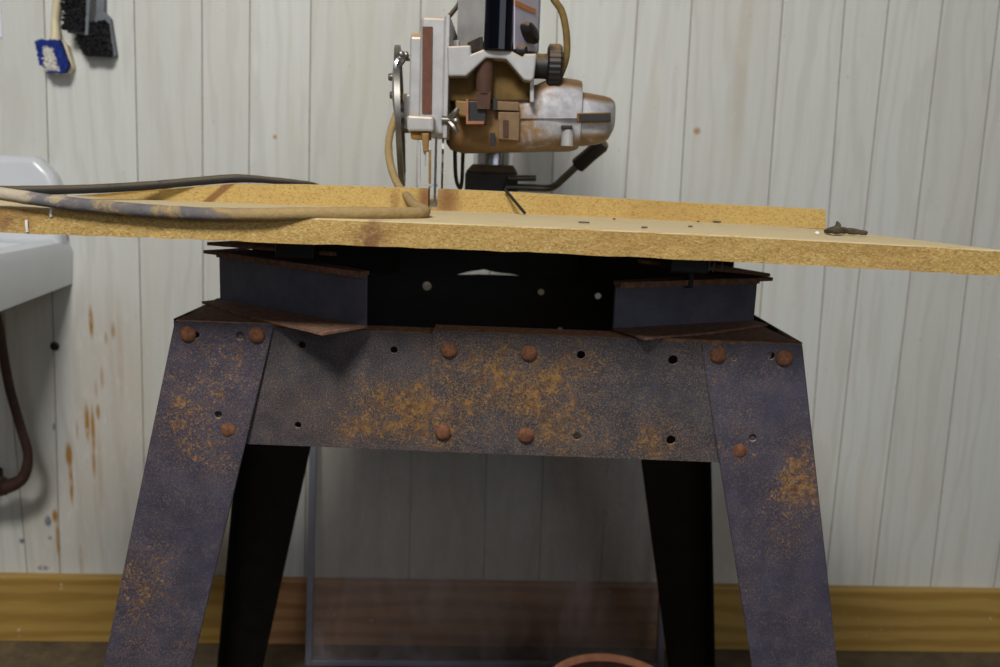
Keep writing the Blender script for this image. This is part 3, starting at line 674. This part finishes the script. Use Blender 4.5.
n.set(Base_Color=col,Roughness=.5,Metallic=n.math('MULTIPLY',n.math('SUBTRACT',1.,msk),.35)); M['motor']=n.m
mo=part(MB().loft(rings),'motor_housing','motor',smooth=True)
yf=YM-.074
part(MB().ppx([(577,113),(611,112),(611,121.5),(577,122.5)],.974,.99),'vent_frame','castdust',mo,bevel=.0006)
part(MB().ppx([(579,114.3),(610.5,113.3),(610.5,120.3),(579,121.2)],.9725,.9755),'vent_slot','blackplastic',mo)
part(MB().lathe(P(567,146,.970),(0,0,1),[(0,.0066),(.004,.0066),(.019,.0062),(.0195,.0056)],16),'boss','cast',mo,smooth=True)
part(MB().ppx([(561.5,125),(572.5,125),(572.5,129),(561.5,129)],.9625,.972),'boss_hole','blackplastic',mo,bevel=.0008)
part(MB().ppx([(500,117.5),(577,117),(577,118.2),(500,118.6)],.9685,.975),'casting_seam','motor',mo)
part(MB().ppx([(497,101),(519,102),(519,111),(497,110)],.962,.972),'name_plate','plate',mo,bevel=.0008)
part(MB().ppx([(498,112),(520,112),(519,141),(498,139)],.964,.974),'brush_cover','plate',mo,bevel=.001)
part(MB().ppx([(503,120),(508.5,120),(508.5,137),(503,137)],.9625,.9655),'brush_slot','post',mo)
part(MB().ppx([(490,133),(495,133),(495,146),(490,146)],.962,.972),'vent_slot','blackplastic',mo)
part(MB().ppx([(493,98),(497.5,99),(497.5,110),(493,110)],.961,.969),'vent_slot','blackplastic',mo)
part(MB().ppx([(468,101),(486,101),(486,124),(468,124)],.955,.975),'switch_block','blackplastic',bevel=.001)
part(MB().ppx([(466,99),(468.3,99),(468.3,121),(484,121),(484,124),(466,124)],.95,.973),'copper_bracket','copper')
part(MB().ppx([(476,92),(491,92),(489.5,109),(477,109)],.950,.958),'cover_flap','post')
part(MB().ppx([(455,100),(468,101),(468,117),(456,116)],.95,.975),'brass_block','brass',bevel=.002)
# guard over the blade
gx0,gx1=P(420,70,.95).x,P(445.5,70,.95).x; z0g,z1g=P(430,134,.95).z,P(430,17,.95).z
def yz(pts,x0_,x1_): return MB().prism([(x0_,a,b) for a,b in pts],(x1_-x0_,0,0))
prof=[(.948,z0g),(.948,z1g)]+[(1.06+.075*math.sin(t),z1g-.075+.075*math.cos(t)) for t in [i/8*math.pi/2 for i in range(9)]]+[(1.135,z0g+.04),(1.12,z0g)]
go=part(yz(prof,gx0,gx1),'blade_guard','cast',bevel=.003)
prof2=[(a-.003 if a<.95 else a+.002,b+(.002 if b>z0g+.05 else -.004)) for a,b in prof]
part(yz(prof2,P(444.5,70,.95).x,P(449,70,.95).x),'guard_rim','cast',go,bevel=.001)
prof3=[(.955,P(413,133,.95).z),(.955,P(413,36,.95).z),(.965,P(413,31,.95).z),(1.11,P(413,31,.95).z),(1.11,P(413,133,.95).z)]
part(yz(prof3,P(409.5,70,.955).x,gx0+.001),'guard_shoulder','cast',go,bevel=.002)
prof4=[(.99,P(405,128,.97).z),(.985,P(405,92,.97).z),(1.09,P(405,92,.97).z),(1.09,P(405,128,.97).z)]
part(yz(prof4,P(402,100,.97).x,P(410.5,100,.97).x),'guard_cheek','cast',go,bevel=.003)
part(MB().ppx([(422.5,26.5),(432.5,26.5),(431.5,113),(422,113)],.9455,.949),'wear_strip','brownstrip',go)
part(MB().ppx([(406.5,115),(434,116.5),(433.5,131.5),(407,131)],.930,.955),'stop_block','cast',go,bevel=.0025)
part(MB().ppx([(410,130.5),(430,131),(430,140),(411,139)],.936,.954),'pawl_holder','castdust',go,bevel=.001)
part(MB().ppx([(421.5,133),(429,133),(428,152),(423,152)],.930,.9355),'pawl','brass',go,bevel=.001)
for a,b_,y0_,y1_,m in ((417.5,420.5,142,184,'cast'),(428.5,431,150,188,'brass'),(423.5,426,146,166,'cast')):
    part(MB().ppx([(a,y0_),(b_,y0_),(b_-.3,y1_),(a,y1_)],.934,.937),'pawl_finger',m,go)
part(MB().ppx([(418,184),(437,184),(437,186.5),(418,186.5)],.933,.938),'pawl_bridge','cast',go)
part(MB().ppx([(435,137),(437.2,137),(435.5,208),(433.3,208)],.928,.932),'riving_rod','chrome',go)
# wing nut
w=P(450,120,.945)
part(MB().lathe(P(442,120,.945),(1,0,0),[(0,.0045),(.014,.0038)],12),'wing_nut_hub','steelgrey',go,smooth=True)
wn=MB()
for a,b_ in (((449,119),(458,108)),((449,122),(457,133)),((451,120),(459,122))):
    wn.tube([P(*a,.944),P((a[0]+b_[0])/2+1,(a[1]+b_[1])/2,.942),P(*b_,.942)],[.003,.0036,.0022],8,3)
part(wn,'wing_nut','steelgrey',go,smooth=True)
# blade inside the guard
bcz=ZTOP+.1; bx=P(434.6,190,.96).x
tb_=[]
nT=40
for i in range(nT*2):
    q=math.pi*i/nT; rr_=.099 if i%2 else .0945; tb_.append(Vector((bx-.072*rr_*math.cos(q),1.052+rr_*math.cos(q),bcz+.0005+rr_*math.sin(q))))
part(MB().prism(tb_,(.0024,0,0)),'saw_blade','blade')
# lower swinging guard ring on the outside, seen almost edge-on
rx0=P(398,115,1.0).x; Rr=(P(400,43,1.0).z-P(402,187,1.0).z)/2; rc=Vector((rx0,1.02,(P(400,43,1.0).z+P(402,187,1.0).z)/2))
axr=Vector((1,.085,.05)).normalized(); tt=Vector((0,1,0)); tt=(tt-axr*tt.dot(axr)).normalized(); ww=axr.cross(tt)
rg=MB()
pr=[(-.003,Rr*.86),(-.003,Rr),(.003,Rr),(.003,Rr*.86)]
rings=[[rc+axr*h+(tt*math.cos(q)+ww*math.sin(q))*r for h,r in pr] for q in [2*math.pi*i/56 for i in range(57)]]
rg.loft(rings,cap=False); ring_o=part(rg,'swing_guard_ring','steelgrey',go,smooth=True)
sp=MB()
for q in (.3,1.9,3.4,5.0): sp.tube([rc,rc+(tt*math.cos(q)+ww*math.sin(q))*Rr*.82],.004,8,2)
sp.lathe(rc,axr,[(-.004,.018),(.010,.018)],20); part(sp,'guard_spokes','steelgrey',ring_o,smooth=True)
part(MB().tube([P(403.5,58,.965),P(397,62,.962),P(395.5,80,.96),P(395.5,100,.958),P(396.5,118,.958)],[.002,.003,.0035,.0035,.002],8,5),'chrome_handle','chrome',go,smooth=True)
wn=MB(); wn.lathe(P(402,58,.96),(1,0,0),[(0,.003),(.02,.003)],10)
for b_ in ((399,52),(408,53),(400,66)): wn.tube([P(404,58,.958),P((404+b_[0])/2,(58+b_[1])/2-1,.956),P(*b_,.956)],[.003,.0034,.002],8,3)
part(wn,'wing_bolt','steelgrey',go,smooth=True)
for py,x_ in ((77,388.5),(95,390)):
    part(MB().lathe(P(x_,py,.985),(1,0,0),[(0,.0035),(.002,.0042),(.012,.0038)],10),'stud','steelgrey',go,smooth=True)
# wires and cables fixed to the saw
part(MB().tube([P(545,-20,1.02),P(553,-2,1.0),P(562,12,.99),P(566.5,35,.985),P(566,58,.985),P(559,78,.99)],.0038,10,6),'motor_cable','cordtan',smooth=True)
part(MB().tube([P(446,20,1.03),P(452,13,1.05),P(458,5,1.07),P(462,-4,1.08)],.0026,8,4),'arm_cable','cordblack',smooth=True)
part(MB().tube([P(449,19,1.03),P(453,30,1.05),P(457,42,1.06)],.0026,8,4),'arm_cable','cordblack',smooth=True)
part(MB().ppx([(448,40),(459,40),(459,47),(448,47)],1.0,1.05),'cable_clamp','cast',bevel=.001)
part(MB().tube([P(456,120,1.0),P(455,150,1.02),P(456,178,1.05),P(460,188,1.06),P(462,180,1.06),P(463,152,1.05),P(464,140,1.03)],.0023,8,5),'wire_loop','cordblack',smooth=True)

# ------------------------------------------------------------------ framed glass leaning on the wall
gl_=PWz(307,660,0.0); gr_=PWz(664,672,0.0)
yb_=(gl_.y+gr_.y)/2; yb_=min(yb_,DW-.06); Hg=.47; ytp=DW-.024; Lg=gr_.x-gl_.x
pane=thing('framed_glass_pane',(gl_.x+Lg/2,yb_,0),'dusty sheet of glass in a thin grey frame leaning on the wall behind the legs','glass pane'); room(pane)
dirv=Vector((0,ytp-yb_,Hg)).normalized(); nrmv=Vector((0,-dirv.z,dirv.y))
def gp(u,v,w): return Vector((gl_.x+u,yb_,0))+dirv*v+nrmv*w
def gbox(u0,u1,v0,v1,w0,w1,name,mat,**k):
    vs=[gp(a,b,c_) for c_ in (w0,w1) for a,b in ((u0,v0),(u1,v0),(u1,v1),(u0,v1))]
    return MB().add(vs,[(0,1,2,3),(7,6,5,4),(0,4,5,1),(1,5,6,2),(2,6,7,3),(3,7,4,0)]).build(name,mat,pane,**k)
Hl=Hg*1.01; fwid=.012
gbox(0,fwid,0,Hl,-.006,.008,'frame_bar',M['alu'],bevel=.001); gbox(Lg-fwid,Lg,0,Hl,-.006,.008,'frame_bar',M['alu'],bevel=.001)
gbox(fwid,Lg-fwid,0,fwid*.9,-.006,.008,'frame_bar',M['alu'],bevel=.001); gbox(fwid,Lg-fwid,Hl-fwid,Hl,-.006,.008,'frame_bar',M['alu'],bevel=.001)
gs=MB().add([gp(fwid*.6,fwid*.6,0),gp(Lg-fwid*.6,fwid*.6,0),gp(Lg-fwid*.6,Hl-fwid*.6,0),gp(fwid*.6,Hl-fwid*.6,0)],[(0,1,2,3)]).build('glass',M['glass'],pane)
# pot on the floor under the stand
pc=Pz(611,689,.19); pc=Vector((pc.x,pc.y,0))
r=74*pc.y/F_PX
pot=thing('flower_pot',pc,'terracotta coloured round pot on the floor between the rear legs','pot')
MB().lathe(pc,(0,0,1),[(0,.06),(0,.065),(.15,r*.90),(.155,r*.97),(.186,r*1.0),(.1885,r*.995),(.190,r*.98),(.190,r*.93),(.188,r*.915),(.180,r*.91),(.15,r*.86),(.02,.055),(.02,.001)],56).build('pot_shell',M['terra'],pot,smooth=True)
MB().lathe(pc,(0,0,1),[(.145,r*.855),(.181,r*.909),(.181,r*.900),(.145,r*.845)],56).build('dirty_inside',M['soil'],pot,smooth=True)
MB().lathe(pc+Vector((0,0,.15)),(0,0,1),[(0,.01),(0,r*.85),(.012,r*.83),(.018,r*.5),(.019,.001)],32).build('soil',M['soil'],pot,smooth=True)

# ------------------------------------------------------------------ turn the bench into the room frame
for o in list(sc.objects):
    if '_room' in o: del o['_room']
    if o.parent is None and o.name not in ROOM:
        o.location=RB@o.location; o.rotation_euler=(0,0,-YAW)

# ------------------------------------------------------------------ camera and light
cam=bpy.data.cameras.new('camera'); co=bpy.data.objects.new('camera',cam); COL.objects.link(co)
cam.sensor_width=23.5; cam.lens=F_PX/1000*23.5; cam.clip_start=.02
mw=Matrix((rt,up,-fw)).transposed(); co.matrix_world=Matrix.Translation(EYE)@(RB@mw).to_4x4()
cam.dof.use_dof=True; cam.dof.focus_distance=.78; cam.dof.aperture_fstop=4.5
sc.camera=co
def area(name,loc,target,sx,sy,power,col):
    l=bpy.data.lights.new(name,'AREA'); l.shape='RECTANGLE'; l.size=sx; l.size_y=sy; l.energy=power; l.color=col
    o=bpy.data.objects.new(name,l); COL.objects.link(o); o.location=loc; o.rotation_euler=(Vector(target)-Vector(loc)).to_track_quat('-Z','Y').to_euler(); return o
area('ceiling_lamp',(-.40,-.65,2.3),(-.1,1.2,.75),.5,.45,66,(1,.985,.965))
area('front_fill',(.9,-2.4,1.6),(0,1,.9),1.8,1.3,25,(.84,.90,1))  # unseen source behind the camera, added as cool fill; no window built
w=bpy.data.worlds.new('world'); sc.world=w; w.use_nodes=True; w.node_tree.nodes['Background'].inputs[0].default_value=(.75,.82,1,1); w.node_tree.nodes['Background'].inputs[1].default_value=.10
sc.view_settings.view_transform='Standard'; sc.view_settings.look='None'; sc.view_settings.gamma=1; sc.view_settings.use_curve_mapping=False; sc.view_settings.exposure=-0.5
sc.cycles.use_denoising=True
sc.cycles.max_bounces=8; sc.cycles.transparent_max_bounces=12
